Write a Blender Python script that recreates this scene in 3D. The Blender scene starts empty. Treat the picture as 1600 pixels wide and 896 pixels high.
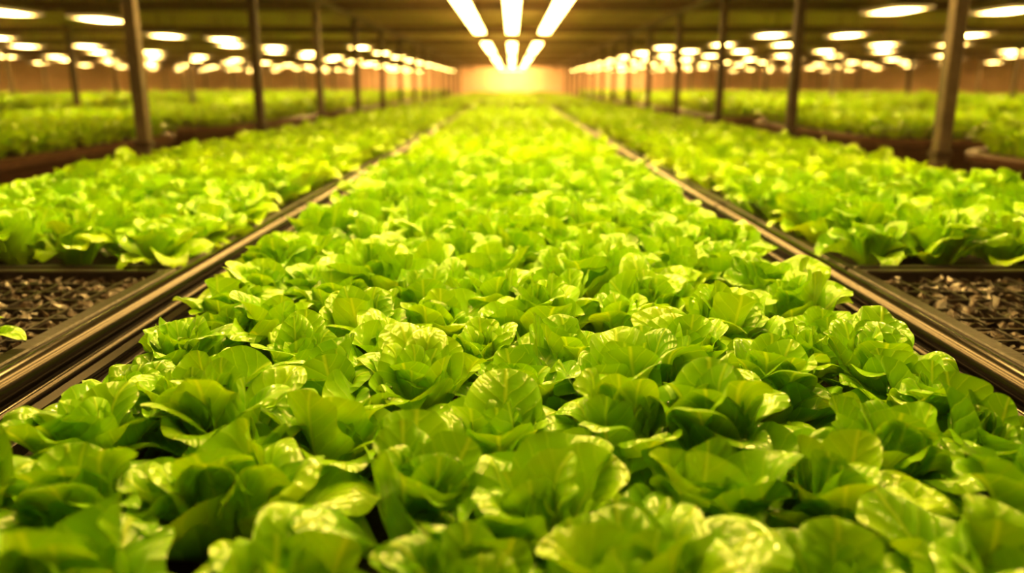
import bpy, math, random
import numpy as np
random.seed(7); rng=np.random.RandomState(23)
SC=bpy.context.scene; COL=SC.collection
PI=math.pi
SC.view_settings.view_transform='Standard'
SC.view_settings.gamma=0.90
SC.view_settings.exposure=0.16
CZ=1.40            # camera height
BZ=0.90            # rail / tray rim height
# ------------------------------------------------------------------ materials
def newmat(name):
    m=bpy.data.materials.new(name); m.use_nodes=True
    nt=m.node_tree; nt.nodes.clear(); return m,nt
def N(nt,t,**k):
    n=nt.nodes.new(t)
    for a,b in k.items(): setattr(n,a,b)
    return n
def mth(nt,op,a,b=None,c=None,clamp=False):
    n=nt.nodes.new('ShaderNodeMath'); n.operation=op; n.use_clamp=clamp
    for i,v in enumerate((a,b,c)):
        if v is None: continue
        if isinstance(v,(int,float)): n.inputs[i].default_value=v
        else: nt.links.new(v,n.inputs[i])
    return n.outputs[0]
def surf(name,c1,c2,rough=.5,metal=0,scale=20,bump=.1,stretch=(1,1,1),spec=.5,dist=.01):
    m,nt=newmat(name)
    out=N(nt,'ShaderNodeOutputMaterial'); p=N(nt,'ShaderNodeBsdfPrincipled')
    tc=N(nt,'ShaderNodeTexCoord'); mp=N(nt,'ShaderNodeMapping'); mp.inputs['Scale'].default_value=stretch
    no=N(nt,'ShaderNodeTexNoise'); no.inputs['Scale'].default_value=scale; no.inputs['Detail'].default_value=5
    nt.links.new(tc.outputs['Object'],mp.inputs['Vector']); nt.links.new(mp.outputs[0],no.inputs['Vector'])
    cr=N(nt,'ShaderNodeValToRGB'); cr.color_ramp.elements[0].position=.35; cr.color_ramp.elements[1].position=.65
    cr.color_ramp.elements[0].color=(*c1,1); cr.color_ramp.elements[1].color=(*c2,1)
    nt.links.new(no.outputs['Fac'],cr.inputs[0]); nt.links.new(cr.outputs[0],p.inputs['Base Color'])
    p.inputs['Roughness'].default_value=rough; p.inputs['Metallic'].default_value=metal
    p.inputs['Specular IOR Level'].default_value=spec
    if bump:
        b=N(nt,'ShaderNodeBump'); b.inputs['Strength'].default_value=bump; b.inputs['Distance'].default_value=dist
        nt.links.new(no.outputs['Fac'],b.inputs['Height']); nt.links.new(b.outputs[0],p.inputs['Normal'])
    nt.links.new(p.outputs[0],out.inputs[0]); return m
def emit(name,c,s,soft=False):
    m,nt=newmat(name); out=N(nt,'ShaderNodeOutputMaterial'); e=N(nt,'ShaderNodeEmission')
    e.inputs[0].default_value=(*c,1); e.inputs[1].default_value=s; nt.links.new(e.outputs[0],out.inputs[0])
    if soft:   # soft-edged glow painted into the emission: brightest mid-panel, fading to the edges
        tc=N(nt,'ShaderNodeTexCoord'); sp=N(nt,'ShaderNodeSeparateXYZ'); nt.links.new(tc.outputs['Generated'],sp.inputs[0])
        fs=[]
        for k in (0,1):
            q=mth(nt,'SUBTRACT',mth(nt,'MULTIPLY',sp.outputs[k],2.0),1.0)
            fs.append(mth(nt,'POWER',mth(nt,'SUBTRACT',1.0,mth(nt,'MULTIPLY',q,q),clamp=True),1.6))
        g=mth(nt,'MULTIPLY',fs[0],fs[1]); g=mth(nt,'ADD',mth(nt,'MULTIPLY',g,s*2.8),.5)
        nt.links.new(g,e.inputs[1])
    return m
def leafmat(name,dark,mid,light,near=True):
    m,nt=newmat(name); L=nt.links.new
    out=N(nt,'ShaderNodeOutputMaterial'); p=N(nt,'ShaderNodeBsdfPrincipled')
    uv=N(nt,'ShaderNodeUVMap'); uv.uv_map='UVMap'
    tc=N(nt,'ShaderNodeTexCoord'); sp=N(nt,'ShaderNodeSeparateXYZ'); L(uv.outputs[0],sp.inputs[0])
    u,v=sp.outputs[0],sp.outputs[1]
    n1=N(nt,'ShaderNodeTexNoise'); n1.inputs['Scale'].default_value=7; n1.inputs['Detail'].default_value=2
    L(tc.outputs['Object'],n1.inputs['Vector'])
    n2=N(nt,'ShaderNodeTexNoise'); n2.inputs['Scale'].default_value=55; n2.inputs['Detail'].default_value=2
    L(tc.outputs['Object'],n2.inputs['Vector'])
    oi=N(nt,'ShaderNodeObjectInfo')
    f=mth(nt,'ADD',mth(nt,'MULTIPLY',n1.outputs['Fac'],1.6),mth(nt,'MULTIPLY',oi.outputs['Random'],.3))
    f=mth(nt,'SUBTRACT',f,.48,clamp=True)
    cr=N(nt,'ShaderNodeValToRGB'); e=cr.color_ramp.elements
    e[0].position=.0; e[0].color=(*dark,1); e[1].position=1; e[1].color=(*light,1)
    x=e.new(.5); x.color=(*mid,1)
    L(f,cr.inputs[0])
    a=mth(nt,'MULTIPLY',mth(nt,'ABSOLUTE',mth(nt,'SUBTRACT',u,.5)),2)
    side=mth(nt,'MULTIPLY',mth(nt,'GREATER_THAN',u,.5),.45)
    ph=mth(nt,'ADD',mth(nt,'SUBTRACT',mth(nt,'MULTIPLY',v,6.5),mth(nt,'MULTIPLY',a,2.4)),side)
    ph=mth(nt,'ADD',ph,mth(nt,'MULTIPLY',n2.outputs['Fac'],.45)); ph=mth(nt,'ADD',ph,4)
    pp=mth(nt,'PINGPONG',ph,.5)
    mr=N(nt,'ShaderNodeMapRange'); mr.inputs[1].default_value=0; mr.inputs[2].default_value=.07; mr.inputs[3].default_value=.6; mr.inputs[4].default_value=0
    mr.interpolation_type='SMOOTHSTEP'; L(pp,mr.inputs[0])
    mid_=N(nt,'ShaderNodeMapRange'); mid_.inputs[1].default_value=.015; mid_.inputs[2].default_value=.06; mid_.inputs[3].default_value=1; mid_.inputs[4].default_value=0
    L(a,mid_.inputs[0])
    vein=mth(nt,'MAXIMUM',mr.outputs[0],mid_.outputs[0])
    base=N(nt,'ShaderNodeMapRange'); base.inputs[1].default_value=.05; base.inputs[2].default_value=.4; base.inputs[3].default_value=.7; base.inputs[4].default_value=0; L(v,base.inputs[0])
    fac=mth(nt,'MAXIMUM',mth(nt,'MULTIPLY',vein,.55),mth(nt,'MULTIPLY',base.outputs[0],.3))
    mx=N(nt,'ShaderNodeMix',data_type='RGBA'); L(fac,mx.inputs[0]); L(cr.outputs[0],mx.inputs[6]); mx.inputs[7].default_value=(.60,.82,.05,1)
    col=mx.outputs[2]; L(col,p.inputs['Base Color'])
    p.inputs['Roughness'].default_value=.38; p.inputs['Specular IOR Level'].default_value=.4
    p.inputs['Specular Tint'].default_value=(1,.88,.55,1)
    p.inputs['Coat Weight'].default_value=.75; p.inputs['Coat Roughness'].default_value=.07
    pb=mth(nt,'MULTIPLY',mth(nt,'SUBTRACT',1.0,mth(nt,'POWER',mth(nt,'SUBTRACT',1.0,mth(nt,'MULTIPLY',pp,2)),2.0)),.5)
    hgt=mth(nt,'ADD',mth(nt,'SUBTRACT',pb,mth(nt,'MULTIPLY',mid_.outputs[0],.5)),mth(nt,'MULTIPLY',n2.outputs['Fac'],1.0))
    b=N(nt,'ShaderNodeBump'); b.inputs['Strength'].default_value=.6 if near else .3; b.inputs['Distance'].default_value=.0035
    L(hgt,b.inputs['Height']); L(b.outputs[0],p.inputs['Normal']); L(b.outputs[0],p.inputs['Coat Normal'])
    tr=N(nt,'ShaderNodeBsdfTranslucent')
    br=N(nt,'ShaderNodeMix',data_type='RGBA',blend_type='MULTIPLY'); br.inputs[0].default_value=1; L(col,br.inputs[6]); br.inputs[7].default_value=(1.35,1.15,.4,1); L(br.outputs[2],tr.inputs[0])
    ms=N(nt,'ShaderNodeMixShader'); ms.inputs[0].default_value=.26; L(p.outputs[0],ms.inputs[1]); L(tr.outputs[0],ms.inputs[2])
    L(ms.outputs[0],out.inputs[0]); return m
M={}
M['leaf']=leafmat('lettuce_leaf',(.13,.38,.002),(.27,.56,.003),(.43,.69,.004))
M['leaf_far']=leafmat('lettuce_leaf_distant_lit',(.25,.52,.002),(.38,.67,.003),(.52,.78,.004),False)  # lighter copy of the leaf colour, standing in for stronger light on far beds
M['steel']=surf('brushed_rail',(.042,.036,.031),(.050,.043,.037),.22,.9,3,0)
M['lip']=surf('dull_rail',(.032,.027,.023),(.040,.033,.028),.25,.85,3,0)
M['channel']=surf('dark_channel',(.010,.008,.006),(.022,.016,.012),.3,.4,30,.1)
M['black']=surf('black_plastic',(.008,.006,.005),(.018,.014,.012),.33,0,60,.15)
M['soil']=surf('growing_soil',(.010,.010,.004),(.028,.024,.010),.9,0,90,.6)
M['chunk']=surf('clay_bark',(.005,.0035,.0025),(.055,.034,.022),.32,0,40,.8,dist=.006)
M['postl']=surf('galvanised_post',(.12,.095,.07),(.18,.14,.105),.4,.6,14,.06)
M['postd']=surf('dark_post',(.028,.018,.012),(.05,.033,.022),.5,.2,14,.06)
M['beam']=surf('dark_beam',(.05,.034,.018),(.08,.055,.03),.55,.1,10,.08)
M['housing']=surf('lamp_housing',(.14,.10,.06),(.20,.15,.09),.5,.2,10,.05)
M['tub']=surf('brown_tub',(.030,.012,.006),(.055,.024,.011),.4,0,15,.08)
M['rim']=surf('brown_tub_rim',(.09,.045,.025),(.13,.07,.04),.35,0,15,.08)
M['floor']=surf('dark_floor',(.02,.013,.008),(.04,.026,.015),.6,0,3,.05)
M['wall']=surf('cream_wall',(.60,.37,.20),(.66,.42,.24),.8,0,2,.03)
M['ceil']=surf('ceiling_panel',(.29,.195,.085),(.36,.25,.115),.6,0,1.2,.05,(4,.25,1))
LC=(1,.62,.17)
M['strip']=emit('strip_glow',LC,22)
M['strip0']=emit('strip_glow_near',LC,24)
M['lamp']=emit('lamp_glow',LC,36,True)
# ------------------------------------------------------------------ mesh helpers
class MB:
    def __init__(s): s.v=[]; s.f=[]
    def add(s,vs,fs):
        o=len(s.v); s.v+= [tuple(v) for v in vs]; s.f+=[tuple(o+i for i in f) for f in fs]; return s
    def box(s,x0,x1,y0,y1,z0,z1,b=0):
        if b<=0:
            vs=[(x,y,z) for x in (x0,x1) for y in (y0,y1) for z in (z0,z1)]
            return s.add(vs,[(0,1,3,2),(4,6,7,5),(0,4,5,1),(2,3,7,6),(0,2,6,4),(1,5,7,3)])
        def ring(d,z):
            a=b+0
            return [(x0+d+a,y0+d,z),(x1-d-a,y0+d,z),(x1-d,y0+d+a,z),(x1-d,y1-d-a,z),(x1-d-a,y1-d,z),(x0+d+a,y1-d,z),(x0+d,y1-d-a,z),(x0+d,y0+d+a,z)]
        R=[ring(b*.7,z0),ring(0,z0+b),ring(0,z1-b),ring(b*.7,z1)]
        vs=sum(R,[]); fs=[tuple(range(7,-1,-1)),tuple(range(24,32))]
        for k in range(3):
            for i in range(8):
                j=(i+1)%8; fs.append((k*8+i,k*8+j,k*8+8+j,k*8+8+i))
        return s.add(vs,fs)
    def tube(s,p,q,r,n=16):
        p=np.array(p,float); q=np.array(q,float); d=q-p; d/=np.linalg.norm(d)
        a=np.array((0,0,1.)) if abs(d[2])<.9 else np.array((1.,0,0))
        e=np.cross(d,a); e/=np.linalg.norm(e); g=np.cross(e,d)
        vs=[]
        for c in (p,q):
            for i in range(n):
                t=2*PI*i/n; vs.append(tuple(c+r*(math.cos(t)*e+math.sin(t)*g)))
        fs=[(i,(i+1)%n,n+(i+1)%n,n+i) for i in range(n)]+[tuple(range(n-1,-1,-1)),tuple(range(n,2*n))]
        return s.add(vs,fs)
    def extr(s,prof,y0,y1):
        n=len(prof); vs=[(x,y0,z) for x,z in prof]+[(x,y1,z) for x,z in prof]
        fs=[(i,(i+1)%n,n+(i+1)%n,n+i) for i in range(n)]+[tuple(range(n-1,-1,-1)),tuple(range(n,2*n))]
        return s.add(vs,fs)
    def build(s,name,mat,parent=None,smooth=False,loc=None):
        me=bpy.data.meshes.new(name); me.from_pydata(s.v,[],s.f); me.materials.append(mat)
        import bmesh
        bm=bmesh.new(); bm.from_mesh(me); bmesh.ops.recalc_face_normals(bm,faces=bm.faces); bm.to_mesh(me); bm.free()
        if smooth:
            me.polygons.foreach_set('use_smooth',[True]*len(me.polygons))
            try: me.set_sharp_from_angle(angle=math.radians(40))
            except Exception: pass
        o=bpy.data.objects.new(name,me); COL.objects.link(o)
        if parent: o.parent=parent
        if loc: o.location=loc
        return o
def tag(o,label=None,cat=None,group=None,kind=None):
    if label: o['label']=label
    if cat: o['category']=cat
    if group: o['group']=group
    if kind: o['kind']=kind
    return o
def empty(name,loc=(0,0,0),rz=0):
    o=bpy.data.objects.new(name,None); COL.objects.link(o); o.location=loc; o.rotation_euler=(0,0,rz); o.empty_display_size=.1; return o
def copy_tree(o,parent=None):
    c=o.copy(); COL.objects.link(c)
    if parent: c.parent=parent
    for ch in list(o.children): copy_tree(ch,c)
    return c
def ordn(i):
    w=['first','second','third','fourth','fifth','sixth','seventh','eighth','ninth','tenth','eleventh','twelfth','thirteenth','fourteenth']
    return w[i]
def npmesh(name,V,F,UV,mat,parent=None):
    me=bpy.data.meshes.new(name); nv=len(V); nf=len(F)
    me.vertices.add(nv); me.vertices.foreach_set('co',V.astype(np.float32).ravel())
    me.loops.add(nf*4); me.loops.foreach_set('vertex_index',F.astype(np.int32).ravel())
    me.polygons.add(nf); me.polygons.foreach_set('loop_start',np.arange(0,nf*4,4,dtype=np.int32))
    try: me.polygons.foreach_set('loop_total',np.full(nf,4,dtype=np.int32))
    except Exception: pass
    me.polygons.foreach_set('use_smooth',np.ones(nf,dtype=bool))
    if UV is not None:
        l=me.uv_layers.new(name='UVMap'); l.data.foreach_set('uv',UV[F.ravel()].astype(np.float32).ravel())
    me.materials.append(mat); me.update(calc_edges=True); me.validate()
    return me
# ------------------------------------------------------------------ setting
Y0,Y1=-2.5,50
def struct(mb,name,mat): return tag(mb.build(name,mat),kind='structure')
struct(MB().box(-20,20,Y0,Y1,-.2,0),'floor',M['floor'])
CE=CZ+1.16
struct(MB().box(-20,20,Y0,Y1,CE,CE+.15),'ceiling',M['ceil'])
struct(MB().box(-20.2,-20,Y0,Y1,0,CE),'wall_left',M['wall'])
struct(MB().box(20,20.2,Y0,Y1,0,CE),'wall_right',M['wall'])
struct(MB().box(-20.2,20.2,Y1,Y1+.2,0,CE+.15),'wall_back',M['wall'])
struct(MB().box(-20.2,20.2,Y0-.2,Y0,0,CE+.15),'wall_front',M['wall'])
ys=[y for y in np.arange(7.0,49,4.9)]
for i,y in enumerate(ys):
    o=MB().box(-19.9,19.9,y-.08,y+.08,CE-.13,CE,.01).build('ceiling_beam',M['beam'])
    tag(o,'dark steel cross beam under the ceiling, %s from the front'%ordn(i),'beam','cross beams under the ceiling')
PX=2.34
for sx,sn in ((-1,'left'),(1,'right')):
    o=MB().box(sx*PX-.03,sx*PX+.03,-2.3,49.9,CE-.20,CE-.135,.01).build('roof_beam',M['beam'])
    tag(o,'long thin beam carried by the row of posts on the %s'%sn,'beam')
# ------------------------------------------------------------------ lettuce
def leaf(L,W,a0,a1,az,r0,z0,cup,ruf,ph,nu,nv,kf,roll,rim,fold):
    t=np.linspace(0,1,nv+1); v=np.sin(t*PI/2)**1.02; v[0]=0
    al=a0+(a1-a0)*v**1.3
    dv=np.diff(v,prepend=0); am=np.concatenate([[al[0]],(al[1:]+al[:-1])/2])
    cx=np.cumsum(np.sin(am)*dv)*L; cz=np.cumsum(np.cos(am)*dv)*L
    pk=.56
    q=np.clip(v/pk,0,1); w=np.where(v<pk,.24+.76*(q*q*(3-2*q))**.8,np.sqrt(np.clip(1-(np.clip(v-pk,0,1)/(1-pk))**2.3,0,1)))
    w=np.maximum(w,.015)
    u=np.linspace(-1,1,nu+1)
    U,Vv=np.meshgrid(u,v); A=al[:,None]
    S=U*w[:,None]
    Q=(Vv-.5)/.5; rho=np.sqrt(S*S+np.clip(Q,0,None)**2); phi=np.arctan2(S,Q+.25)
    env=np.clip(Vv*1.9-.25,0,1); env=env*env*(3-2*env)
    c=cup*(1.1-.3*Vv)
    lat=W*np.sin(c*S)/c; nn=W*(1-np.cos(c*S))/c
    nn=nn+ruf*W*env*rho**2.4*np.sin(kf*phi+ph)
    nn=nn+ruf*W*.26*env*rho**5*np.sin(kf*2.7*phi+ph*2)
    nn=nn-rim*W*env*rho**6
    nn=nn-W*.05*np.exp(-(S/.16)**2)*(1-Vv*.7)
    nn=nn+W*.025*np.sin(S*5+ph)*np.sin(Vv*9+ph*2)*env
    nn=nn+fold*W*env*np.clip(S*np.sign(fold+1e-6),0,1)**2
    X=cx[:,None]-np.cos(A)*nn; Z=cz[:,None]+np.sin(A)*nn; Y=lat
    cr,sr=math.cos(roll),math.sin(roll); X2=X*cr-Y*sr; Y2=X*sr+Y*cr
    X2=X2+r0; ca,sa=math.cos(az),math.sin(az)
    P=np.stack([X2*ca-Y2*sa,X2*sa+Y2*ca,Z+z0],-1).reshape(-1,3)
    UVc=np.stack([S*.5+.5,Vv+0*U],-1).reshape(-1,2)
    i=np.arange(nv)[:,None]*(nu+1)+np.arange(nu)[None,:]
    F=np.stack([i,i+1,i+nu+2,i+nu+1],-1).reshape(-1,4)
    return P,F,UVc
def head(seed,nleaf,nu,nv,lo=0,hi=1,big=1):
    r=random.Random(seed); Vs=[];Fs=[];Us=[];off=0; z=r.uniform(0,6)
    lean=r.uniform(-.12,.12); lz=r.uniform(0,6.28)
    for i in range(nleaf):
        t=(i+.5)/nleaf
        g=[r.uniform(-1,1) for _ in range(14)]
        if not(lo<=t<hi): continue
        L=(.094+.050*t**.8)*(1+.16*g[0])*big
        W=(.040+.022*t)*(1+.17*g[1])*big
        az=z+i*2.39996+.5*g[4]
        out=1 if t>.8 else 0
        a0=math.radians(5+26*t+22*t**4+9*g[2])+lean*math.cos(az-lz)
        a1=math.radians(-24+82*t**.9+36*t**4+(30-12*out)*g[3])+lean*math.cos(az-lz)
        P,F,U=leaf(L,W,a0,a1,az,.008+.016*t,.0+.02*(1-t)+.008*g[12],1.35+.35*g[5],.21+.10*g[6],g[7]*3.1,nu,nv,3.2+1.3*g[8],.5*g[9],.20+.24*g[10],.32*g[11])
        Vs.append(P);Fs.append(F+off);Us.append(U);off+=len(P)
    return np.concatenate(Vs),np.concatenate(Fs),np.concatenate(Us)
protos=[]
NL=22
for s in range(18):
    root=empty('lettuce',(0,0,0))
    Va,Fa,Ua=head(500+s,NL,22,24,.36,1.01); Vb,Fb,Ub=head(500+s,NL,18,20,0,.36)
    mo=bpy.data.objects.new('outer_leaves',npmesh('outer_leaves',Va,Fa,Ua,M['leaf'])); COL.objects.link(mo); mo.parent=root
    mh=bpy.data.objects.new('heart_leaves',npmesh('heart_leaves',Vb,Fb,Ub,M['leaf'])); COL.objects.link(mh); mh.parent=root
    st=MB().tube((0,0,-.012),(0,0,.022),.014,10).build('stem',M['leaf'],root,True)
    protos.append([root,False])
cnt=[0]
def place(x,y,z,sc,label,group,tilt=.20):
    p=protos[rng.randint(len(protos))]
    if not p[1]: o=p[0]; p[1]=True
    else: o=copy_tree(p[0])
    o.location=(x,y,z); o.scale=(sc,sc,sc*rng.uniform(.9,1.15))
    o.rotation_euler=(rng.uniform(-tilt,tilt),rng.uniform(-tilt,tilt),rng.uniform(0,6.28))
    tag(o,label,'lettuce',group); cnt[0]+=1
    return o
SZ=BZ-.028   # soil level
cols=np.linspace(-.59,.59,8); rows=[.46+.166*i for i in range(25)]
for j,y in enumerate(rows):
    for i,x in enumerate(cols):
        xx=x+rng.uniform(-.028,.028)+(.04 if j%2 else -.04)*(1 if abs(x)<.5 else 0); yy=y+rng.uniform(-.032,.032)
        if j<6: lab='green lettuce in central bed, %s from left in %s row from front'%(ordn(i),ordn(j)); g='lettuces at the front of the central bed'
        elif j<12: lab='bright green lettuce packed in the middle stretch of the central bed'; g='lettuces in the middle stretch of the central bed'
        else: lab='softly blurred green lettuce in the farther stretch of the central bed'; g='lettuces in the farther stretch of the central bed'
        place(xx,yy,SZ,rng.uniform(.9,1.16),lab,g)
scol=np.linspace(1.055,2.12,6)
for sx,sn in ((-1,'left'),(1,'right')):
    for j in range(8):
        y=2.32+.185*j
        for i,x in enumerate(scol):
            if j<2: lab='lettuce of %s side bed, %s from central rail in %s row behind bark'%(sn,ordn(i),ordn(j)); g='lettuces at the front of the %s side bed'%sn
            else: lab='green lettuce in the %s side bed behind its two front rows'%sn; g='lettuces packed in the %s side bed'%sn
            place(sx*x+rng.uniform(-.03,.03),y+rng.uniform(-.03,.03),SZ,rng.uniform(1.0,1.2),lab,g,.18)
place(-1.06,1.42,BZ-.01,.95,'lone lettuce standing on the bark tray at the left edge of the photo',None)
mids=[head(300+s,14,7,8,big=1.08) for s in range(10)]
fars=[head(400+s,8,3,4,big=1.25) for s in range(8)]
Vs=[];Fs=[];Us=[];off=0
def put(kindl,x,y,z,s):
    global off
    V,F,U=kindl[rng.randint(len(kindl))]; a=rng.uniform(0,6.28); c,sn_=math.cos(a)*s,math.sin(a)*s
    P=np.empty_like(V); P[:,0]=V[:,0]*c-V[:,1]*sn_+x; P[:,1]=V[:,0]*sn_+V[:,1]*c+y; P[:,2]=V[:,2]*s*rng.uniform(.9,1.15)+z
    Vs.append(P);Fs.append(F+off);Us.append(U);off+=len(P)
def fill(x0,x1,y0,y1,z,sp,force=None,s=1.0):
    n=max(1,int(round((x1-x0)/sp)))
    y=y0
    while y<y1:
        k_=mids if (y<14 and force is None) else fars
        for i in range(n+1):
            x=x0+(x1-x0)*i/n
            if abs(x)>y*.85+1.5: continue
            put(k_,x+rng.uniform(-.04,.04),y+rng.uniform(-.045,.045),z,rng.uniform(.88,1.14)*s)
        y+=sp
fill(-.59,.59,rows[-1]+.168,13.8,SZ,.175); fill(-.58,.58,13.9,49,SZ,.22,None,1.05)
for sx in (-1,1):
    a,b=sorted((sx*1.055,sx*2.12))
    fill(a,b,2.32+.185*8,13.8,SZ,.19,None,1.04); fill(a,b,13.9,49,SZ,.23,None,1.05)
# ------------------------------------------------------------------ far tubs
def tub(x0,x1,y0,y1,label,group):
    root=empty('growing_tub',((x0+x1)/2,(y0+y1)/2,0))
    w=(x1-x0)/2; h=(y1-y0)/2; R=.6
    def ringp(d,z):
        pts=[]; r=R-d
        for cx,cy,a0 in ((w-R,h-R,0),(-w+R,h-R,90),(-w+R,-h+R,180),(w-R,-h+R,270)):
            for k in range(9):
                a=math.radians(a0+k*90/8); pts.append((cx+r*math.cos(a),cy+r*math.sin(a),z))
        return pts
    def loft(rs,name,mat,cap):
        mb=MB(); n=36; vs=sum(rs,[]); fs=[]
        for k in range(len(rs)-1):
            for i in range(n):
                j=(i+1)%n; fs.append((k*n+i,k*n+j,(k+1)*n+j,(k+1)*n+i))
        if cap: fs.append(tuple(range((len(rs)-1)*n,len(rs)*n)))
        mb.add(vs,fs); return mb.build(name,mat,root,True)
    T=BZ
    loft([ringp(.10,T-.34),ringp(.04,T-.20),ringp(.02,T-.07)],'side_wall',M['tub'],False)
    loft([ringp(.02,T-.07),ringp(-.025,T-.06),ringp(-.035,T-.01),ringp(-.01,T+.012),ringp(.06,T+.012),ringp(.07,T-.03)],'rim',M['rim'],False)
    loft([ringp(.08,T-.30),ringp(.07,T-.05),ringp(.2,T-.03)],'soil',M['soil'],True)
    for ax in (-1,1):
        for ay in (-1,1):
            MB().box(ax*(w-.5)-.04,ax*(w-.5)+.04,ay*(h-.6)-.04,ay*(h-.6)+.04,0,T-.28,.006).build('leg',M['postd'],root)
    tag(root,label,'planter',group)
    a=.24
    nr=(y0<12 and abs(x0+x1)/2<7)
    fill(x0+a,x1-a,y0+a+.05,y1-a,T-.01,.20 if nr else .30,None,1.25 if nr else 1.7)
bands=[(3.5,6.6,'inner'),(7.6,10.6,'middle'),(11.6,15.2,'outer')]
for sx,sn in ((-1,'left'),(1,'right')):
    for (a,b,bn) in bands:
        st=3.2 if sx<0 else 2.0
        ln=5.6 if sx<0 else 4.6
        y=st; i=0
        while y+ln<49:
            if (y+ln)*.75+1>a:
                x0,x1=sorted((sx*a,sx*b))
                tub(x0,x1,y,y+ln,'brown rounded tub full of lettuce, %s from front in the %s %s row'%(ordn(i),sn,bn),'growing tubs on the %s'%sn)
                i+=1
            y+=ln+1.0
V=np.concatenate(Vs);F=np.concatenate(Fs);U=np.concatenate(Us)
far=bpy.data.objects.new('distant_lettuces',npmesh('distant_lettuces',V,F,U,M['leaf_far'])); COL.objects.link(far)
tag(far,'blurred mass of distant bright green lettuces filling the beds towards the far wall','lettuce',None,'stuff')
print('individual lettuces',cnt[0],'far faces',len(F))
# ------------------------------------------------------------------ central bench
def legs(root,xs,ys_,top):
    for x in xs:
        for y in ys_: MB().box(x-.03,x+.03,y-.03,y+.03,0,top,.005).build('leg',M['postd'],root)
cb=empty('growing_bench',(0,0,0)); tag(cb,'long central growing bench with dark soil under the lettuces','bench')
MB().extr([(-.735,BZ-.005),(-.735,BZ-.12),(.735,BZ-.12),(.735,BZ-.005),(.72,BZ-.005),(.72,BZ-.05),(-.72,BZ-.05),(-.72,BZ-.005)],-.3,49.5).build('tray',M['black'],cb)
MB().box(-.719,.719,-.28,49.4,BZ-.049,SZ).build('soil',M['soil'],cb)
legs(cb,(-.6,.6),np.arange(0,49,6),BZ-.12)
for sx,sn in ((-1,'left'),(1,'right')):
    r=empty('bed_rail',(0,0,0)); tag(r,'long metal gutter rail running along the %s edge of the central bed'%sn,'rail')
    def P(l): return [(sx*x,z) for x,z in l]
    MB().extr(P([(.738,BZ-.09),(.738,BZ+.0),(.748,BZ+.004),(.756,BZ-.0),(.760,BZ-.052),(.806,BZ-.052),(.812,BZ-.035),(.893,BZ-.035),(.899,BZ+.002),(.932,BZ+.002),(.932,BZ-.09)]),-.3,49.5).build('channel',M['channel'],r)
    MB().tube((sx*.860,-.3,BZ+.003),(sx*.860,49.5,BZ+.003),.030,36).build('top_tube',M['steel'],r,True)
    MB().tube((sx*.814,-.3,BZ-.016),(sx*.814,49.5,BZ-.016),.012,24).build('middle_tube',M['lip'],r,True)
    MB().tube((sx*.766,-.3,BZ-.012),(sx*.766,49.5,BZ-.012),.010,20).build('inner_tube',M['lip'],r,True)
    MB().extr(P([(.736,BZ+.004),(.736,BZ+.010),(.758,BZ+.010),(.762,BZ+.004),(.758,BZ+.002)]),-.3,49.5).build('inner_lip',M['lip'],r)
    MB().tube((sx*.908,-.3,BZ+.004),(sx*.908,49.5,BZ+.004),.005,12).build('outer_bead',M['lip'],r,True)
    for y in np.arange(1.05,16,2.2):
        MB().tube((sx*.860,y,BZ+.003),(sx*.860,y+.035,BZ+.003),.033,36).build('joint_collar',M['lip'],r,True)
    for y in np.arange(.85,8,.55):
        mb=MB(); n=20; vs=[];
        for rr,z in ((1,-.052),(1,-.046),(.6,-.046),(.6,-.0515)):
            for i in range(n):
                t=2*PI*i/n; vs.append((sx*.789+.012*rr*math.cos(t),y+.045*rr*math.sin(t),BZ+z))
        fs=[(k*n+i,k*n+(i+1)%n,(k+1)*n+(i+1)%n,(k+1)*n+i) for k in range(3) for i in range(n)]
        mb.add(vs,fs); mb.build('slot_ring',M['lip'],r,True)
def tray_frame(root,x0,x1,y0,y1,rim=.035,name='frame'):
    z1=BZ+.006; z0=BZ-.09
    mb=MB()
    mb.box(x0,x0+rim,y0,y1,z0,z1,.004); mb.box(x1-rim,x1,y0,y1,z0,z1,.004)
    mb.box(x0+rim,x1-rim,y0,y0+rim,z0,z1-.001,.004); mb.box(x0+rim,x1-rim,y1-rim,y1,z0,z1-.001,.004)
    mb.build(name,M['black'],root)
    MB().box(x0+rim*.5,x1-rim*.5,y0+rim*.5,y1-rim*.5,z0+.002,z0+.03).build('base',M['black'],root)
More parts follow.
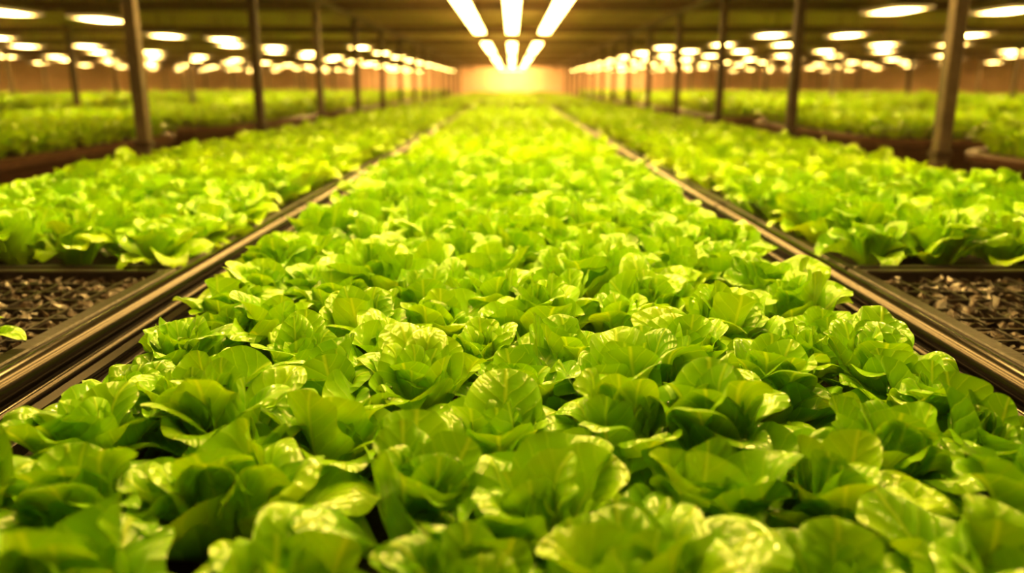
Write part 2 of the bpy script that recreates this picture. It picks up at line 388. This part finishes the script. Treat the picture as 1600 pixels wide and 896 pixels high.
def chunks(x0,x1,y0,y1,z,sp):
    import bmesh
    bm=bmesh.new(); bmesh.ops.create_icosphere(bm,subdivisions=1,radius=1)
    bv=np.array([v.co[:] for v in bm.verts]); bf=[tuple(v.index for v in f.verts) for f in bm.faces]; bm.free()
    vs=[];fs=[];o=0
    y=y0
    while y<y1:
        x=x0
        while x<x1:
            for lay in range(2):
                v=bv*(1+rng.uniform(-.42,.42,(len(bv),1)))*np.array([rng.uniform(.5,1.0),rng.uniform(.7,1.7),rng.uniform(.25,.6)])*sp*rng.uniform(.4,.75)
                a,b,c=rng.uniform(0,6.28),rng.uniform(-.8,.8),rng.uniform(-.8,.8)
                Rz=np.array([[math.cos(a),-math.sin(a),0],[math.sin(a),math.cos(a),0],[0,0,1]])
                Rx=np.array([[1,0,0],[0,math.cos(b),-math.sin(b)],[0,math.sin(b),math.cos(b)]])
                Ry=np.array([[math.cos(c),0,math.sin(c)],[0,1,0],[-math.sin(c),0,math.cos(c)]])
                v=v@(Rz@Rx@Ry).T
                v[:,0]=np.clip(v[:,0]+x+rng.uniform(-.5,.5)*sp,x0-.01,x1+.01); v[:,1]=np.clip(v[:,1]+y+rng.uniform(-.5,.5)*sp,y0-.01,y1+.01); v[:,2]+=z+(lay-1.0)*sp*.4
                vs+=v.tolist(); fs+=[tuple(i+o for i in f) for f in bf]; o+=len(bv)
            x+=sp
        y+=sp
    me=bpy.data.meshes.new('bark_chunks'); me.from_pydata(vs,[],fs); me.materials.append(M['chunk'])
    ob=bpy.data.objects.new('bark_chunks',me); COL.objects.link(ob); return ob
for sx,sn in ((-1,'left'),(1,'right')):
    x0,x1=sorted((sx*.935,sx*2.24))
    b=empty('side_bench',(0,0,0)); tag(b,'long black growing tray carrying the lettuces of the %s side bed'%sn,'bench')
    tray_frame(b,x0,x1,2.19,49.4,.03)
    MB().box(x0+.03,x1-.03,2.22,49.37,BZ-.058,SZ).build('soil',M['soil'],b)
    legs(b,(x0+.1,x1-.1),np.arange(2.4,49,6),BZ-.09)
    t=empty('bark_tray',(0,0,0)); tag(t,'black framed tray of bark chunks at the front of the %s side'%sn,'tray')
    tray_frame(t,x0,x1,.0,2.17,.036)
    legs(t,(x0+.1,x1-.1),(.15,2.0),BZ-.09)
    MB().box(x0+.036,x1-.036,.036,2.134,BZ-.06,BZ-.042).build('substrate',M['soil'],t)
    mb=MB()                                     # grid of planting cells
    nx=16; ny=26
    for k in range(1,nx):
        xx=x0+.036+(x1-x0-.072)*k/nx; mb.box(xx-.004,xx+.004,.036,2.134,BZ-.043,BZ-.010)
    for k in range(1,ny):
        yy=.036+2.098*k/ny; mb.box(x0+.036,x1-.036,yy-.004,yy+.004,BZ-.043,BZ-.0105)
    mb.build('cell_grid',M['black'],t)
    c=chunks(x0+.048,x1-.048,.05,2.12,BZ-.021,.029)
    tag(c,'loose brown bark chunks filling the front tray on the %s'%sn,'bark',None,'stuff')
# ------------------------------------------------------------------ posts
def make_post(mat):
    r=empty('support_post')
    mb=MB(); w=.038; mb.box(-w,w,-w,w,.012,CE-.21,.007); mb.build('shaft',mat,r)
    MB().box(-.09,.09,-.09,.09,0,.012,.003).build('base_plate',mat,r)
    MB().box(-.065,.065,-.065,.065,CE-.21,CE-.20,.002).build('cap_plate',mat,r)
    MB().box(-.047,.047,-.047,.047,1.02,1.06,.004).build('clamp',M['postd'],r)
    return r
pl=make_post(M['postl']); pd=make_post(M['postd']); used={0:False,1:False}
def post(x,y,light,label,group):
    k=0 if light else 1; src=pl if light else pd
    if used[k]: o=copy_tree(src)
    else: o=src; used[k]=True
    o.location=(x,y,0); tag(o,label,'post',group)
for sx,sn,st in ((-1,'left',5.15),(1,'right',4.4)):
    for i in range(14):
        y=st+2.42*i
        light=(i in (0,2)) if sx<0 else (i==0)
        if i<8: lab='%s square metal post, %s from front in row beside %s side bed'%('grey' if light else 'dark',ordn(i),sn)
        else: lab='thin dark post far back in the row beside the %s side bed'%sn
        post(sx*PX,y,light,lab,'posts beside the %s side bed'%sn)
    for X,rn in ((7.1,'between inner and middle tubs'),(11.1,'between middle and outer tubs'),(15.8,'beyond the outer tubs')):
        q=0
        for i in range(9):
            y=8.5+4.84*i
            if y*.7<X-1: continue
            post(sx*X,y,i%2==0,'distant metal post %s on the %s, %s from front'%(rn,sn,ordn(q)),'distant posts on the %s'%sn); q+=1
# ------------------------------------------------------------------ lamps
ZS=CE-.25
def make_strip(mat):
    r=empty('strip_light'); l=3.25; w=.095
    MB().box(-w-.01,w+.01,-l,l,.03,.075,.008).build('housing',M['housing'],r)
    MB().box(-w,w,-l+.03,l-.03,.0,.03).build('diffuser',mat,r)
    for e in (-1,1): MB().box(-w-.008,w+.008,min(e*l,e*(l+.03)),max(e*l,e*(l+.03)),-.004,.076,.004).build('end_cap',M['housing'],r)
    for e in (-1,1): MB().tube((0,e*2.3,.075),(0,e*2.3,.249),.006,8).build('hanger',M['housing'],r)
    return r
sA=make_strip(M['strip0']); sB=make_strip(M['strip']); uA=uB=False
for k,yc in enumerate((4.0,11.8,21.2,29.9,38.6)):
    for X,nm in ((-.58,'left'),(0,'middle'),(.58,'right')):
        if k==0: o=copy_tree(sA) if uA else sA; uA=True
        else: o=copy_tree(sB) if uB else sB; uB=True
        o.location=(X,yc,ZS)
        tag(o,'long glowing strip light over central bed, %s of %s set from front'%(nm,ordn(k)),'light','strip lights above the central bed')
def make_lamp():
    r=empty('hanging_lamp'); a,b=.24,.44
    mb=MB(); mb.box(-a,a,-b,b,.03,.09,.012); mb.box(-a*.5,a*.5,-b*.8,b*.8,.09,.12,.01); mb.build('housing',M['housing'],r)
    MB().box(-a+.02,a-.02,-b+.02,b-.02,-.0,.03).build('diffuser',M['lamp'],r)
    for e in (-1,1): MB().tube((0,e*.3,.12),(0,e*.3,CE-(CZ+.80)),.006,8).build('hanger',M['postd'],r)
    return r
l0=make_lamp(); first=True
nl=0
for sx,sn in ((-1,'left'),(1,'right')):
    LX=(1.7,3.3,5.15,5.75,8.9,10.2,13.0,14.4,17.0) if sx<0 else (1.7,3.3,4.25,5.5,7.5,8.9,12.0,13.9,17.0)
    for ci,X in enumerate(LX):
        q=0
        if ci==0: yl=[2.9]
        elif ci==1: yl=[18+3.0*k for k in range(10)]
        else:
            st=10.5 if X==5.15 else 9.5 if X==5.75 else 9.3 if sx>0 else 9.9
            yl=[st-4.5,st]+[st+4.4+3.1*k for k in range(11)]
        for y in yl:
            if y*.70<X-1.2 and not (ci in (2,3)): continue
            if y>46: continue
            o=l0 if first else copy_tree(l0); first=False
            o.location=(sx*X,y,CZ+.80); nl+=1
            tag(o,'glowing hanging lamp on the %s, %s in the %s line outward from centre'%(sn,ordn(q),ordn(ci)),'lamp','hanging lamps over the %s beds'%sn); q+=1
print('lamps',nl)
def added_end_light(X,energy,label,w0):  # fixtures added to put a warm glow on the far wall
    w=empty('added_end_light',(X,47.4,CE-.30)); tag(w,label,'light','added lights at the far end')
    MB().box(-w0-.1,w0+.1,-.1,.1,.05,.13,.01).build('housing',M['housing'],w)
    MB().box(-w0,w0,-.09,.09,.02,.05).build('diffuser',M['strip0'],w)
    for e in (-1,1): MB().tube((e*.5,0,.13),(e*.5,0,.30),.006,8).build('hanger',M['postd'],w)
    ld=bpy.data.lights.new('wash','AREA'); ld.shape='RECTANGLE'; ld.size=2*w0; ld.size_y=.3; ld.energy=energy; ld.color=(1,.58,.23)
    lo=bpy.data.objects.new('wash_light',ld); COL.objects.link(lo); lo.parent=w; lo.location=(0,.25,-.02); lo.rotation_euler=(math.radians(58),0,0)
added_end_light(0,430,'added warm light washing the far end wall at its centre',.7)
added_end_light(-6.5,200,'added dimmer warm light washing the far end wall left of centre',.6)
added_end_light(6.5,200,'added dimmer warm light washing the far end wall right of centre',.6)
wd=bpy.data.worlds.new('World'); SC.world=wd; wd.use_nodes=True
wn=wd.node_tree; wn.nodes['Background'].inputs[0].default_value=(1,.6,.2,1); wn.nodes['Background'].inputs[1].default_value=.05
vs_=wn.nodes.new('ShaderNodeVolumeScatter'); vs_.inputs['Color'].default_value=(1,.66,.34,1); vs_.inputs['Density'].default_value=.0055; vs_.inputs['Anisotropy'].default_value=.75
wn.links.new(vs_.outputs[0],[n for n in wn.nodes if n.type=='OUTPUT_WORLD'][0].inputs['Volume'])
cd=bpy.data.cameras.new('Camera'); cam=bpy.data.objects.new('Camera',cd); COL.objects.link(cam); SC.camera=cam
cam.location=(0,0,CZ); cam.rotation_euler=(math.radians(90-14.15),0,0)
cd.lens=28; cd.sensor_width=36; cd.clip_start=.05; cd.clip_end=200
cd.dof.use_dof=True; cd.dof.focus_distance=1.3; cd.dof.aperture_fstop=2.0
